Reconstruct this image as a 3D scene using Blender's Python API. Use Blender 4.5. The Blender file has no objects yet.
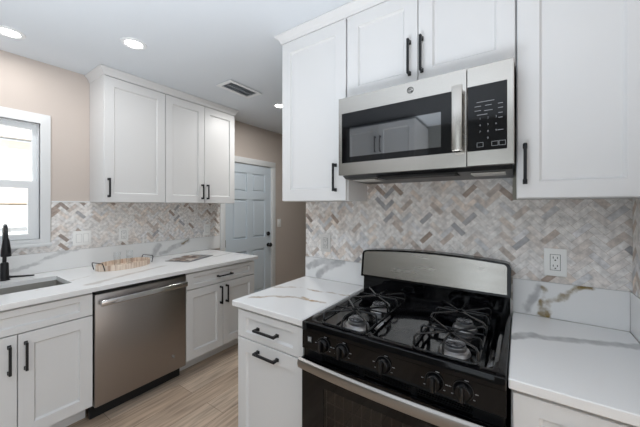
import bpy, bmesh, math, random
from mathutils import Matrix, Vector
random.seed(7)
C = bpy.context.scene.collection
PI = math.pi

# ------------------------------------------------------------------ camera, world, exposure
cam_d = bpy.data.cameras.new('camera')
cam_d.sensor_width = 36.0
cam_d.lens = 289.6 / 640 * 36
cam_d.shift_y = -0.0117
cam_d.clip_start = 0.02
cam = bpy.data.objects.new('camera', cam_d); C.objects.link(cam)
cam.location = (0, 0, 1.415)
cam.rotation_euler = (PI/2, 0, 0.6029 - PI/2)
bpy.context.scene.camera = cam

w = bpy.data.worlds.new('daylight'); bpy.context.scene.world = w
w.use_nodes = True
bg = w.node_tree.nodes['Background']
bg.inputs[0].default_value = (0.90, 0.955, 1.0, 1)
bg.inputs[1].default_value = 1.5
vs = bpy.context.scene.view_settings
vs.view_transform = 'Standard'; vs.look = 'None'; vs.gamma = 1.0; vs.use_curve_mapping = False
vs.exposure = 0.23
CAN_WATTS = 2.2
fl_d = bpy.data.lights.new('bounce_fill', 'AREA'); fl_d.shape = 'DISK'; fl_d.size = 1.0; fl_d.energy = 42; fl_d.spread = math.radians(132); fl_d.color = (.85, .92, 1)  # unseen upward fill added to brighten the ceiling, stands in for a flash
fl = bpy.data.objects.new('bounce_fill', fl_d); C.objects.link(fl); fl.location = (-.5, .55, .45); fl.rotation_euler = (PI, 0, 0)
sun_d = bpy.data.lights.new('sun', 'SUN'); sun_d.energy = 8.0; sun_d.angle = .03; sun_d.color = (1, .98, .95)
sun = bpy.data.objects.new('sun', sun_d); C.objects.link(sun); sun.location = (0, -6, 8)
sun.rotation_euler = (math.radians(36), 0, math.radians(6))

# ------------------------------------------------------------------ materials
def lin(c):
    return tuple((v/12.92 if v <= 0.04045 else ((v+0.055)/1.055)**2.4) for v in c)
def hx(s):
    s = s.lstrip('#'); return lin([int(s[i:i+2], 16)/255 for i in (0, 2, 4)]) + (1,)
class NT:
    def __init__(s, name):
        s.m = bpy.data.materials.new(name); s.m.use_nodes = True
        s.t = s.m.node_tree; s.p = s.t.nodes['Principled BSDF']; s.o = s.t.nodes['Material Output']
    def n(s, typ, **kw):
        d = s.t.nodes.new(typ)
        for k, v in kw.items(): setattr(d, k, v)
        return d
    def l(s, a, b): s.t.links.new(a, b)
    def put(s, d, **kw):
        for k, v in kw.items(): d.inputs[k.replace('_', ' ')].default_value = v
def plain(name, col, rough=0.4, metal=0.0, spec=0.5, bump=0, bscale=200, coat=0):
    t = NT(name)
    t.p.inputs['Base Color'].default_value = hx(col) if isinstance(col, str) else col
    t.p.inputs['Roughness'].default_value = rough
    t.p.inputs['Metallic'].default_value = metal
    t.p.inputs['Specular IOR Level'].default_value = spec
    t.p.inputs['Coat Weight'].default_value = coat
    if bump:
        g = t.n('ShaderNodeNewGeometry'); no = t.n('ShaderNodeTexNoise')
        no.inputs['Scale'].default_value = bscale
        t.l(g.outputs['Position'], no.inputs['Vector'])
        b = t.n('ShaderNodeBump'); b.inputs['Strength'].default_value = bump; b.inputs['Distance'].default_value = 0.002
        t.l(no.outputs['Fac'], b.inputs['Height']); t.l(b.outputs['Normal'], t.p.inputs['Normal'])
    return t.m
def emit(name, col, strength):
    t = NT(name)
    t.p.inputs['Base Color'].default_value = (1, 1, 1, 1)
    t.p.inputs['Emission Color'].default_value = col
    t.p.inputs['Emission Strength'].default_value = strength
    return t.m
def brushed(name, col, rough, scale=(3, 3, 400)):
    t = NT(name)
    t.p.inputs['Base Color'].default_value = hx(col); t.p.inputs['Metallic'].default_value = 1
    g = t.n('ShaderNodeNewGeometry'); mp = t.n('ShaderNodeMapping'); mp.inputs['Scale'].default_value = scale
    no = t.n('ShaderNodeTexNoise'); no.inputs['Scale'].default_value = 1; no.inputs['Detail'].default_value = 3
    t.l(g.outputs['Position'], mp.inputs['Vector']); t.l(mp.outputs['Vector'], no.inputs['Vector'])
    mr = t.n('ShaderNodeMapRange'); mr.inputs['To Min'].default_value = rough-0.06; mr.inputs['To Max'].default_value = rough+0.08
    t.l(no.outputs['Fac'], mr.inputs['Value']); t.l(mr.outputs['Result'], t.p.inputs['Roughness'])
    b = t.n('ShaderNodeBump'); b.inputs['Strength'].default_value = 0.03; b.inputs['Distance'].default_value = 0.001
    t.l(no.outputs['Fac'], b.inputs['Height']); t.l(b.outputs['Normal'], t.p.inputs['Normal'])
    return t.m

M = {}
M['cab'] = plain('white_cabinet_paint', '#e1e1e1', 0.38)
M['trim'] = plain('white_trim_paint', '#e9ebec', 0.35)
M['ceil'] = plain('ceiling_paint', '#dbe0e5', 0.8, bump=0.15, bscale=90)
M['wall'] = plain('beige_wall_paint', '#cfc4bc', 0.8, bump=0.12, bscale=120)
M['low_bounce'] = plain('low_bounce_wall', '#8b8c88', 0.8, bump=0.12, bscale=120)  # darkened on an unseen wall to cut light bounced onto the range run
M['hall'] = plain('grey_green_wall_paint', '#b5b3a6', 0.8, bump=0.12, bscale=120)
M['black'] = plain('matte_black_metal', '#17181b', 0.38, 0.3)
M['gloss'] = plain('black_enamel', '#050507', 0.06, 0, 0.3)
M['blackpl'] = plain('black_plastic', '#0d0e10', 0.32)
M['iron'] = plain('cast_iron', '#141517', 0.22, 0.0)
M['steel'] = brushed('brushed_steel', '#b6b2ac', 0.24, (300, 3, 3))
M['steelv'] = brushed('brushed_steel_vertical', '#9d9895', 0.30, (300, 300, 3))
M['steelh'] = brushed('handle_steel', '#a39f9b', 0.3, (3, 300, 300))
M['chrome'] = plain('polished_steel', '#c9c9ca', 0.16, 1.0)
M['sinksteel'] = plain('sink_steel', '#bcbab6', 0.45, 1.0)
M['aluminium'] = plain('burner_aluminium', '#b4b4b5', 0.3, 1.0)
M['cap'] = plain('burner_cap_enamel', '#85868a', .2, .8)
M['gasket'] = plain('dark_gap', '#0b0b0c', 0.7)
M['duct'] = plain('duct_grey', '#62666a', 0.6)
M['dark'] = plain('dark_grey_metal', '#3a3a3a', 0.45, 0.6)
M['plate'] = plain('white_switch_plate', '#f8f8f6', 0.3)
M['plateg'] = plain('light_grey_outlet', '#d6d4d1', 0.35)
M['gap'] = plain('switch_gap_grey', '#a4a4a4', .5)
M['slot'] = plain('outlet_slot', '#2a2a2c', 0.5)
M['door'] = plain('pale_door_paint', '#d6e1ea', 0.4)
M['vinyl'] = plain('white_vinyl', '#eff2f4', 0.3)
M['lens'] = emit('lamp_lens', (1, 0.98, 0.95, 1), 9.0)
M['print'] = plain('white_print', '#c8cacc', 0.5)
M['printd'] = plain('grey_print', '#8d8f92', 0.5)
M['lampg'] = plain('frosted_lamp_cover', '#b9b7b2', 0.4)
M['stucco'] = plain('house_stucco', '#e6ddd2', 0.9, bump=0.3, bscale=40)
M['siding'] = plain('white_siding', '#f2f5f8', 0.7)
M['shingle'] = plain('tan_shingle', '#d9c8b6', 0.9, bump=0.5, bscale=30)
M['paper'] = plain('printed_paper', '#77777a', 0.3)

def glass(name, tint, trans, rough=0.02):
    t = NT(name)
    tr = t.n('ShaderNodeBsdfTransparent'); tr.inputs[0].default_value = tint
    gl = t.n('ShaderNodeBsdfGlossy'); gl.inputs['Roughness'].default_value = rough
    lw = t.n('ShaderNodeLayerWeight'); lw.inputs[0].default_value = .5
    pw = t.n('ShaderNodeMath', operation='POWER'); pw.inputs[1].default_value = 4
    fr = t.n('ShaderNodeMapRange'); fr.inputs['To Min'].default_value = .05; fr.inputs['To Max'].default_value = .7
    t.l(lw.outputs['Facing'], pw.inputs[0]); t.l(pw.outputs[0], fr.inputs['Value'])
    mx = t.n('ShaderNodeMixShader')
    t.l(fr.outputs[0], mx.inputs[0]); t.l(tr.outputs[0], mx.inputs[1]); t.l(gl.outputs[0], mx.inputs[2])
    t.l(mx.outputs[0], t.o.inputs[0])
    return t.m
M['pane'] = glass('window_glass', (0.97, 0.99, 1, 1), 1.45)
M['clear'] = glass('drinking_glass', (0.985, 0.99, 0.99, 1), 1.5)
M['smoked'] = glass('oven_glass', (0.38, 0.36, 0.34, 1), 1.5, 0.03)
M['mwglass'] = plain('microwave_window', '#15171a', 0.03, 0, 0.5)
M['mwglass'].node_tree.nodes['Principled BSDF'].inputs['IOR'].default_value = 2.35

# segment distance group for the veins of the slabs
def seg_group():
    g = bpy.data.node_groups.new('vein_segment', 'ShaderNodeTree')
    for nm in ('P', 'A', 'B'): g.interface.new_socket(nm, in_out='INPUT', socket_type='NodeSocketVector')
    g.interface.new_socket('D', in_out='OUTPUT', socket_type='NodeSocketFloat')
    i = g.nodes.new('NodeGroupInput'); o = g.nodes.new('NodeGroupOutput')
    def vm(op, a, b=None):
        n = g.nodes.new('ShaderNodeVectorMath'); n.operation = op
        g.links.new(a, n.inputs[0])
        if b is not None: g.links.new(b, n.inputs[1])
        return n
    ab = vm('SUBTRACT', i.outputs['B'], i.outputs['A']); ap = vm('SUBTRACT', i.outputs['P'], i.outputs['A'])
    d1 = vm('DOT_PRODUCT', ap.outputs[0], ab.outputs[0]); d2 = vm('DOT_PRODUCT', ab.outputs[0], ab.outputs[0])
    dv = g.nodes.new('ShaderNodeMath'); dv.operation = 'DIVIDE'; dv.use_clamp = True
    g.links.new(d1.outputs['Value'], dv.inputs[0]); g.links.new(d2.outputs['Value'], dv.inputs[1])
    sc = g.nodes.new('ShaderNodeVectorMath'); sc.operation = 'SCALE'
    g.links.new(ab.outputs[0], sc.inputs[0]); g.links.new(dv.outputs[0], sc.inputs['Scale'])
    df = vm('DISTANCE', ap.outputs[0], sc.outputs[0])
    g.links.new(df.outputs['Value'], o.inputs['D'])
    return g
SEG = seg_group()
def marble(name, veins, base='#ececec'):
    """veins: (points, half width, colour, strength)"""
    t = NT(name)
    geo = t.n('ShaderNodeNewGeometry')
    def noise(scale, det):
        n = t.n('ShaderNodeTexNoise'); n.inputs['Scale'].default_value = scale; n.inputs['Detail'].default_value = det
        t.l(geo.outputs['Position'], n.inputs['Vector']); return n
    pos = geo.outputs['Position']
    for scale, amp in ((7, 0.07), (38, 0.022)):
        n = noise(scale, 3)
        s = t.n('ShaderNodeVectorMath', operation='SUBTRACT'); s.inputs[1].default_value = (0.5, 0.5, 0.5)
        t.l(n.outputs['Color'], s.inputs[0])
        k = t.n('ShaderNodeVectorMath', operation='SCALE'); k.inputs['Scale'].default_value = amp
        t.l(s.outputs[0], k.inputs[0])
        a = t.n('ShaderNodeVectorMath', operation='ADD'); t.l(pos, a.inputs[0]); t.l(k.outputs[0], a.inputs[1]); pos = a.outputs[0]
    # soft clouds
    cl = noise(2.2, 4); cr = t.n('ShaderNodeMapRange'); cr.interpolation_type = 'SMOOTHSTEP'
    cr.inputs['From Min'].default_value = 0.5; cr.inputs['From Max'].default_value = 0.75; cr.inputs['To Max'].default_value = 0.10
    t.l(cl.outputs['Fac'], cr.inputs['Value'])
    mx = t.n('ShaderNodeMix', data_type='RGBA'); mx.inputs[6].default_value = hx(base); mx.inputs[7].default_value = hx('#c9c8c6')
    t.l(cr.outputs['Result'], mx.inputs[0]); col = mx.outputs[2]
    mod = noise(16, 3); mm = t.n('ShaderNodeMapRange'); mm.inputs['From Min'].default_value = 0.3; mm.inputs['From Max'].default_value = 0.6
    mm.inputs['To Min'].default_value = 0.55; t.l(mod.outputs['Fac'], mm.inputs['Value'])
    for pts, hw, c, st in veins:
        cur = None
        for A, B in zip(pts, pts[1:]):
            g = t.n('ShaderNodeGroup'); g.node_tree = SEG
            g.inputs['A'].default_value = A; g.inputs['B'].default_value = B; t.l(pos, g.inputs['P'])
            if cur is None: cur = g.outputs['D']
            else:
                mn = t.n('ShaderNodeMath', operation='MINIMUM'); t.l(cur, mn.inputs[0]); t.l(g.outputs['D'], mn.inputs[1]); cur = mn.outputs[0]
        r = t.n('ShaderNodeMapRange'); r.interpolation_type = 'SMOOTHSTEP'
        r.inputs['From Min'].default_value = hw; r.inputs['From Max'].default_value = hw*0.35
        r.inputs['To Min'].default_value = 0; r.inputs['To Max'].default_value = st
        t.l(cur, r.inputs['Value'])
        ml = t.n('ShaderNodeMath', operation='MULTIPLY'); t.l(r.outputs['Result'], ml.inputs[0]); t.l(mm.outputs['Result'], ml.inputs[1])
        mx = t.n('ShaderNodeMix', data_type='RGBA'); mx.inputs[7].default_value = hx(c)
        t.l(ml.outputs[0], mx.inputs[0]); t.l(col, mx.inputs[6]); col = mx.outputs[2]
    t.l(col, t.p.inputs['Base Color'])
    t.p.inputs['Roughness'].default_value = 0.16
    return t.m
GOLD, GREY, TAN = '#85703f', '#9d9d9f', '#a8937a'
M['slab_range_left'] = marble('marble_range_left', [
    ([(1.287,1.275,.914),(1.353,1.195,.914),(1.403,1.1,.914),(1.399,.963,.914),(1.432,.80,.914)], .016, TAN, .85),
    ([(1.089,1.216,.914),(1.175,1.128,.914),(1.236,1.018,.914),(1.242,.92,.914),(1.254,.846,.914)], .018, TAN, .8),
    ([(1.268,.987,.914),(1.245,.915,.914),(1.253,.889,.914)], .014, '#a98a5c', .9)])
M['slab_range_right'] = marble('marble_range_right', [
    ([(1.328,.03,.914),(1.396,-.058,.914),(1.418,-.149,.914),(1.439,-.221,.914),(1.507,-.369,.914)], .030, GREY, .8)])
M['slab_upstand'] = marble('marble_upstand', [
    ([(1.65,1.153,.929),(1.65,1.07,1.001),(1.65,.953,1.058)], .035, GREY, .75),
    ([(1.65,1.231,.989),(1.65,1.119,1.037),(1.65,.953,1.068)], .030, GREY, .7),
    ([(1.65,-.074,1.047),(1.65,-.033,.939)], .028, GREY, .7),
    ([(1.65,-.087,1.049),(1.65,-.092,1.002),(1.65,-.082,.926)], .018, GOLD, 1),
    ([(1.65,-.102,.93),(1.65,-.111,.983),(1.65,-.168,1.021),(1.65,-.217,1.065),(1.65,-.242,1.076)], .020, GOLD, 1),
    ([(1.65,-.092,1.005),(1.65,-.111,.983)], .012, GOLD, 1)])
M['slab_sink'] = marble('marble_sink_run', [
    ([(.476,2.356,.914),(.6,2.453,.914),(.774,2.533,.914)], .012, TAN, .45),
    ([(.69,2.259,.914),(.918,2.351,.914),(1.063,2.394,.914),(1.25,2.45,.914)], .034, '#b0a598', .55),
    ([(1.749,2.481,.914),(2.0,2.543,.914),(2.247,2.557,.914)], .03, GREY, .6),
    ([(1.994,2.438,.914),(2.035,2.27,.914)], .025, GREY, .5)])
M['slab_sink_upstand'] = marble('marble_sink_upstand', base='#f4f4f3', veins=[  # base lightened to offset the shade under the wall cabinets
    ([(1.40,2.956,.927),(1.463,2.956,1.027)], .035, GREY, .55),
    ([(1.476,2.956,.939),(1.669,2.956,1.005),(1.781,2.956,1.046)], .03, GREY, .55),
    ([(1.70,2.956,1.015),(1.781,2.956,1.046)], .012, GOLD, .8),
    ([(.432,2.956,.945),(.589,2.956,1.0),(.706,2.956,1.051),(.817,2.956,1.067)], .02, GREY, .5)])

def tile_mat():
    t = NT('herringbone_marble_tile')
    at = t.n('ShaderNodeAttribute', attribute_name='tile')
    geo = t.n('ShaderNodeNewGeometry')
    no = t.n('ShaderNodeTexNoise'); no.inputs['Scale'].default_value = 45; no.inputs['Detail'].default_value = 3
    t.l(geo.outputs['Position'], no.inputs['Vector'])
    mr = t.n('ShaderNodeMapRange'); mr.inputs['From Min'].default_value = .3; mr.inputs['From Max'].default_value = .7
    mr.inputs['To Min'].default_value = .74; mr.inputs['To Max'].default_value = 1.16
    t.l(no.outputs['Fac'], mr.inputs['Value'])
    vm = t.n('ShaderNodeVectorMath', operation='SCALE')
    t.l(at.outputs['Color'], vm.inputs[0]); t.l(mr.outputs['Result'], vm.inputs['Scale'])
    t.l(vm.outputs[0], t.p.inputs['Base Color']); t.p.inputs['Roughness'].default_value = 0.3
    return t.m
M['tile'] = tile_mat()

def floor_mat():
    t = NT('oak_plank_floor')
    geo = t.n('ShaderNodeNewGeometry')
    br = t.n('ShaderNodeTexBrick'); br.offset = 0.37; br.offset_frequency = 2
    br.inputs['Scale'].default_value = 1; br.inputs['Brick Width'].default_value = 1.22; br.inputs['Row Height'].default_value = 0.18
    br.inputs['Mortar Size'].default_value = 0.0012
    br.inputs['Color1'].default_value = hx('#b9a28d'); br.inputs['Color2'].default_value = hx('#cebaa6'); br.inputs['Mortar'].default_value = hx('#6f5a48')
    t.l(geo.outputs['Position'], br.inputs['Vector'])
    mp = t.n('ShaderNodeMapping'); mp.inputs['Scale'].default_value = (1.6, 22, 1)
    no = t.n('ShaderNodeTexNoise'); no.inputs['Scale'].default_value = 2; no.inputs['Detail'].default_value = 7; no.inputs['Distortion'].default_value = .6
    t.l(geo.outputs['Position'], mp.inputs['Vector']); t.l(mp.outputs['Vector'], no.inputs['Vector'])
    mr = t.n('ShaderNodeMapRange'); mr.inputs['From Min'].default_value = .3; mr.inputs['From Max'].default_value = .7
    mr.inputs['To Min'].default_value = .62; mr.inputs['To Max'].default_value = 1.2
    t.l(no.outputs['Fac'], mr.inputs['Value'])
    vm = t.n('ShaderNodeVectorMath', operation='SCALE')
    t.l(br.outputs['Color'], vm.inputs[0]); t.l(mr.outputs['Result'], vm.inputs['Scale'])
    t.l(vm.outputs[0], t.p.inputs['Base Color']); t.p.inputs['Roughness'].default_value = .42
    return t.m
M['floor'] = floor_mat()

def bark_mat():
    t = NT('pale_wood_strips')
    tc = t.n('ShaderNodeTexCoord'); mp = t.n('ShaderNodeMapping'); mp.inputs['Scale'].default_value = (70, 70, 6)
    no = t.n('ShaderNodeTexNoise'); no.inputs['Scale'].default_value = 1.0; no.inputs['Detail'].default_value = 2
    t.l(tc.outputs['Object'], mp.inputs['Vector']); t.l(mp.outputs['Vector'], no.inputs['Vector'])
    cr = t.n('ShaderNodeValToRGB'); e = cr.color_ramp.elements
    e[0].position = .32; e[0].color = hx('#c0a28c'); e[1].position = .62; e[1].color = hx('#ecdccb')
    t.l(no.outputs['Fac'], cr.inputs['Fac']); t.l(cr.outputs['Color'], t.p.inputs['Base Color']); t.p.inputs['Roughness'].default_value = .6
    return t.m
M['bark'] = bark_mat()
def food_mat():
    t = NT('printed_food_photo')
    tc = t.n('ShaderNodeTexCoord'); no = t.n('ShaderNodeTexVoronoi'); no.inputs['Scale'].default_value = 26
    t.l(tc.outputs['Object'], no.inputs['Vector'])
    cr = t.n('ShaderNodeValToRGB'); e = cr.color_ramp.elements
    e[0].position = 0; e[0].color = hx('#3c3634'); e[1].position = 1; e[1].color = hx('#d8cfc6')
    for p, c in ((.3, '#6e564a'), (.5, '#b59a85'), (.7, '#5c5553')):
        k = e.new(p); k.color = hx(c)
    sp = t.n('ShaderNodeSeparateColor'); t.l(no.outputs['Color'], sp.inputs[0])
    t.l(sp.outputs[0], cr.inputs['Fac']); t.l(cr.outputs['Color'], t.p.inputs['Base Color']); t.p.inputs['Roughness'].default_value = .3
    return t.m
M['food'] = food_mat()

# ------------------------------------------------------------------ mesh helpers
class MB:
    def __init__(s): s.b = bmesh.new()
    def _merge(s, t, mat=None):
        if mat is not None: t.transform(mat)
        me = bpy.data.meshes.new('t'); t.to_mesh(me); t.free(); s.b.from_mesh(me); bpy.data.meshes.remove(me)
    def box(s, x0, x1, y0, y1, z0, z1, bev=0, seg=2, mat=None):
        t = bmesh.new(); bmesh.ops.create_cube(t, size=1)
        for v in t.verts:
            v.co = Vector(((x0+x1)/2 + v.co.x*(x1-x0), (y0+y1)/2 + v.co.y*(y1-y0), (z0+z1)/2 + v.co.z*(z1-z0)))
        if bev: bmesh.ops.bevel(t, geom=list(t.edges), offset=bev, segments=seg, profile=.5, affect='EDGES')
        s._merge(t, mat); return s
    def lathe(s, prof, origin=(0, 0, 0), axis='z', seg=32, mat=None, sx=1, sy=1):
        t = bmesh.new(); rings = []
        for r, h in prof:
            if r < 1e-6: rings.append([t.verts.new((0, 0, h))])
            else: rings.append([t.verts.new((r*sx*math.cos(2*PI*i/seg), r*sy*math.sin(2*PI*i/seg), h)) for i in range(seg)])
        for a, b in zip(rings, rings[1:]):
            for i in range(seg):
                j = (i+1) % seg
                if len(a) == 1 and len(b) == 1: continue
                if len(a) == 1: t.faces.new((a[0], b[i], b[j]))
                elif len(b) == 1: t.faces.new((a[i], b[0], a[j]))
                else: t.faces.new((a[i], b[i], b[j], a[j]))
        bmesh.ops.recalc_face_normals(t, faces=list(t.faces))
        R = {'z': Matrix(), 'x': Matrix.Rotation(PI/2, 4, 'Y'), 'y': Matrix.Rotation(-PI/2, 4, 'X'), '-y': Matrix.Rotation(PI/2, 4, 'X')}[axis]
        m = Matrix.Translation(origin) @ R
        s._merge(t, m if mat is None else mat @ m); return s
    def tube(s, pts, r, seg=10, square=False, caps=True):
        t = bmesh.new(); P = [Vector(p) for p in pts]; n = 4 if square else seg
        rr = r if isinstance(r, (list, tuple)) else [r]*len(P)
        rings = []; up = None
        for i, p in enumerate(P):
            d = ((P[i+1]-p).normalized() if i < len(P)-1 else Vector()) + ((p-P[i-1]).normalized() if i else Vector())
            d.normalize()
            if up is None: up = Vector((0, 0, 1)) if abs(d.z) < .9 else Vector((1, 0, 0))
            u = (up - d*up.dot(d)).normalized(); v = d.cross(u); up = u
            k = rr[i]*(1.414 if square else 1); o = PI/4 if square else 0
            rings.append([t.verts.new(p + (u*math.cos(o+2*PI*j/n) + v*math.sin(o+2*PI*j/n))*k) for j in range(n)])
        for a, b in zip(rings, rings[1:]):
            for j in range(n): t.faces.new((a[j], a[(j+1) % n], b[(j+1) % n], b[j]))
        if caps: t.faces.new(rings[0][::-1]); t.faces.new(rings[-1])
        bmesh.ops.recalc_face_normals(t, faces=list(t.faces))
        s._merge(t); return s
    def prism(s, poly, lo, hi, axis='x', mat=None):
        """poly in the two other axes: axis x -> (y, z); y -> (x, z); z -> (x, y)"""
        t = bmesh.new()
        def P(a, b, h): return {'x': (h, a, b), 'y': (a, h, b), 'z': (a, b, h)}[axis]
        A = [t.verts.new(P(a, b, lo)) for a, b in poly]; B = [t.verts.new(P(a, b, hi)) for a, b in poly]
        t.faces.new(A); t.faces.new(B)
        for i in range(len(A)):
            j = (i+1) % len(A); t.faces.new((A[i], A[j], B[j], B[i]))
        bmesh.ops.recalc_face_normals(t, faces=list(t.faces))
        s._merge(t, mat); return s
    def shaker(s, x0, x1, z0, z1, sx, sz, th=.02, rec=.012, bev=.008):
        """framed panel, face toward -y at y=0, thickness +y"""
        t = bmesh.new(); c = .0015
        def ring(i, y): return [t.verts.new((a, y, b)) for a, b in ((x0+i[0], z0+i[1]), (x1-i[0], z0+i[1]), (x1-i[0], z1-i[1]), (x0+i[0], z1-i[1]))]
        rs = [ring((0, 0), th), ring((0, 0), c), ring((c, c), 0), ring((sx, sz), 0), ring((sx+.002, sz+.002), rec*.45), ring((sx+bev, sz+bev), rec)]
        for a, b in zip(rs, rs[1:]):
            for i in range(4): t.faces.new((a[i], a[(i+1) % 4], b[(i+1) % 4], b[i]))
        t.faces.new(rs[-1]); t.faces.new(rs[0])
        bmesh.ops.recalc_face_normals(t, faces=list(t.faces)); s._merge(t); return s
    def ringframe(s, o, i, y0, y1):
        """rectangular frame in xz: o, i = (x0, x1, z0, z1)"""
        s.box(o[0], i[0], y0, y1, o[2], o[3]); s.box(i[1], o[1], y0, y1, o[2], o[3])
        s.box(i[0], i[1], y0, y1, o[2], i[2]); s.box(i[0], i[1], y0, y1, i[3], o[3]); return s
    def build(s, name, mat, parent=None, loc=None, smooth=35, rot=None):
        me = bpy.data.meshes.new(name); s.b.to_mesh(me); s.b.free()
        for m in (mat if isinstance(mat, list) else [mat]): me.materials.append(m)
        if smooth:
            me.polygons.foreach_set('use_smooth', [True]*len(me.polygons)); me.set_sharp_from_angle(angle=math.radians(smooth))
        o = bpy.data.objects.new(name, me); C.objects.link(o)
        if parent is not None: o.parent = parent
        if loc is not None: o.location = loc
        if rot is not None: o.rotation_euler = rot
        return o
def tag(o, label, cat, group=None, kind=None):
    o['label'] = label; o['category'] = cat
    if group: o['group'] = group
    if kind: o['kind'] = kind
    return o
def thing(name, label, cat, loc=(0, 0, 0), rz=0, group=None):
    o = bpy.data.objects.new(name, None); C.objects.link(o); o.empty_display_size = .05
    o.location = loc; o.rotation_euler = (0, 0, rz)
    return tag(o, label, cat, group)
def struct(o): o['kind'] = 'structure'; return o
def clone(root, loc, label, rz=None):
    r = root.copy(); C.objects.link(r); r.location = loc; r['label'] = label
    if rz is not None: r.rotation_euler = (0, 0, rz)
    def kids(a, b):
        for ch in [q for q in bpy.data.objects if q.parent == a]:
            c = ch.copy(); C.objects.link(c); c.parent = b; kids(ch, c)
    kids(root, r); return r
RR = -PI/2       # fixtures on the range wall: local x runs toward -y, local y toward the wall (+x)

FZ = 0.04        # floor
CZ = 2.50        # ceiling
YA = 2.968       # face of the window wall
XR = 1.662       # face of the range wall
YW = -0.376      # face of the short return wall

# ------------------------------------------------------------------ room shell
struct(MB().box(-2.6, 5.0, -3.4, YA+.15, FZ-.1, FZ).build('floor', M['floor'], smooth=0))
struct(MB().box(-2.6, 5.0, -2.6, YA+.15, CZ, CZ+.12).build('ceiling', M['ceil'], smooth=0))
WX0, WX1, WZ0, WZ1 = -.34, .600, 1.165, 2.035      # window opening
DX0, DX1, DZ1 = 2.255, 3.065, 1.975                # door opening
b = MB()
b.box(-2.6, WX0, YA, YA+.15, FZ, CZ); b.box(WX0, WX1, YA, YA+.15, FZ, WZ0); b.box(WX0, WX1, YA, YA+.15, WZ1, CZ)
b.box(WX1, DX0, YA, YA+.15, FZ, CZ); b.box(DX0, DX1, YA, YA+.15, DZ1, CZ); b.box(DX1, 5.0, YA, YA+.15, FZ, CZ)
struct(b.build('wall_back', M['wall'], smooth=0))
struct(MB().box(XR, XR+.12, YW-.12, 1.262, FZ, CZ).build('wall_right', M['hall'], smooth=0))
struct(MB().box(.95, XR, YW-.12, YW, FZ, CZ).build('wall_front', M['wall'], smooth=0))
struct(MB().box(4.85, 5.0, YW-.12, YA, FZ, CZ).build('wall_hall', M['hall'], smooth=0))
struct(MB().box(XR+.12, 4.85, YW-.12, YW, FZ, CZ).build('wall_hall_side', M['hall'], smooth=0))
struct(MB().box(-1.62, -1.5, -3.4, .05, FZ, CZ).box(-1.62, -1.5, .65, YA, FZ, CZ).box(-1.62, -1.5, .05, .65, FZ, .3).box(-1.62, -1.5, .05, .65, 2.05, CZ).build('wall_left', M['low_bounce'], smooth=0))
b = MB(); b.box(3.13, 4.85, YA-.014, YA, FZ, FZ+.10, .003)
struct(b.build('baseboard_back', M['trim']))

# window
wn = struct(MB().ringframe((WX0, WX1, WZ0, WZ1), (WX0+.012, WX1-.012, WZ0+.012, WZ1-.012), YA+.0, YA+.13).build('window_1', M['vinyl']))
c = MB()
for a, y0 in ((.0, YA-.014), (.03, YA-.02), (.058, YA-.026)):
    c.ringframe((WX0-.056+a*.7, WX1+.056-a*.7, WZ0-.05+a*.6, WZ1+.070-a), (WX0+.004, WX1-.004, WZ0+.004, WZ1-.004), y0, YA+.0)
c.box(WX0-.06, WX1+.060, YA-.04, YA, WZ0-.052, WZ0-.028, .003)
c.build('window_casing', M['trim'], wn)
MB().ringframe((WX0+.012, WX1-.012, 1.56, WZ1-.012), (WX0+.037, WX1-.037, 1.60, WZ1-.046), YA+.034, YA+.06).build('upper_sash', M['vinyl'], wn)
MB().ringframe((WX0+.012, WX1-.012, WZ0+.012, 1.60), (WX0+.065, WX1-.064, WZ0+.045, 1.545), YA+.004, YA+.032).build('lower_sash', M['vinyl'], wn)
MB().box(WX0+.037, WX1-.037, YA+.045, YA+.049, 1.60, WZ1-.046).build('pane', M['pane'], wn, smooth=0)
MB().box(WX0+.065, WX1-.064, YA+.016, YA+.020, WZ0+.045, 1.545).build('pane', M['pane'], wn, smooth=0)
wl = struct(MB().ringframe((-.02, .62, .27, 2.08), (.04, .56, .33, 2.02), -.005, .06).build('window_2', M['vinyl'], None, (-1.56, .65, 0), 35, (0, 0, -PI/2)))
MB().box(.04, .56, .02, .024, .33, 2.02).build('pane', M['pane'], wl, smooth=0)

# back door
dr = struct(MB().box(DX0-.07, DX0, YA-.018, YA, FZ, DZ1+.07, .003).box(DX1, DX1+.07, YA-.018, YA, FZ, DZ1+.07, .003)
            .box(DX0-.07, DX1+.07, YA-.019, YA, DZ1, DZ1+.075, .003)
            .box(DX0-.001, DX0+.006, YA, YA+.15, FZ, DZ1).box(DX1-.006, DX1+.001, YA, YA+.15, FZ, DZ1).box(DX0, DX1, YA, YA+.15, DZ1-.006, DZ1)
            .build('door_1', M['trim']))
def six_panel(x0, x1, z0, z1):
    t = MB(); t.box(x0, x1, .012, .04, z0, z1)
    st, mid = .115, .10; xm = (x0+x1)/2; h = z1-z0
    zs = [(z0+.20, z0+.20+h*.30), (z0+.20+h*.30+.16, z0+.20+h*.30+.16+h*.27), (0, 0)]
    z3 = zs[1][1]+.10; zs[2] = (z3, z1-.115)
    # stiles and rails stand proud of the panels
    t.box(x0, x0+st, 0, .012, z0, z1); t.box(x1-st, x1, 0, .012, z0, z1); t.box(xm-mid/2, xm+mid/2, 0, .012, z0, z1)
    prev = z0
    for a, bb in zs:
        for xa, xb in ((x0+st, xm-mid/2), (xm+mid/2, x1-st)):
            t.box(xa, xb, 0, .012, prev, a)
            t.box(xa+.022, xb-.022, .002, .012, a+.022, bb-.022, .006, 1)
        prev = bb
    for xa, xb in ((x0+st, xm-mid/2), (xm+mid/2, x1-st)): t.box(xa, xb, 0, .012, prev, z1)
    return t
lf = six_panel(DX0+.008, DX1-.008, FZ+.01, DZ1-.008).build('door_leaf', M['door'], dr, (0, YA+.004, 0))
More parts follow.
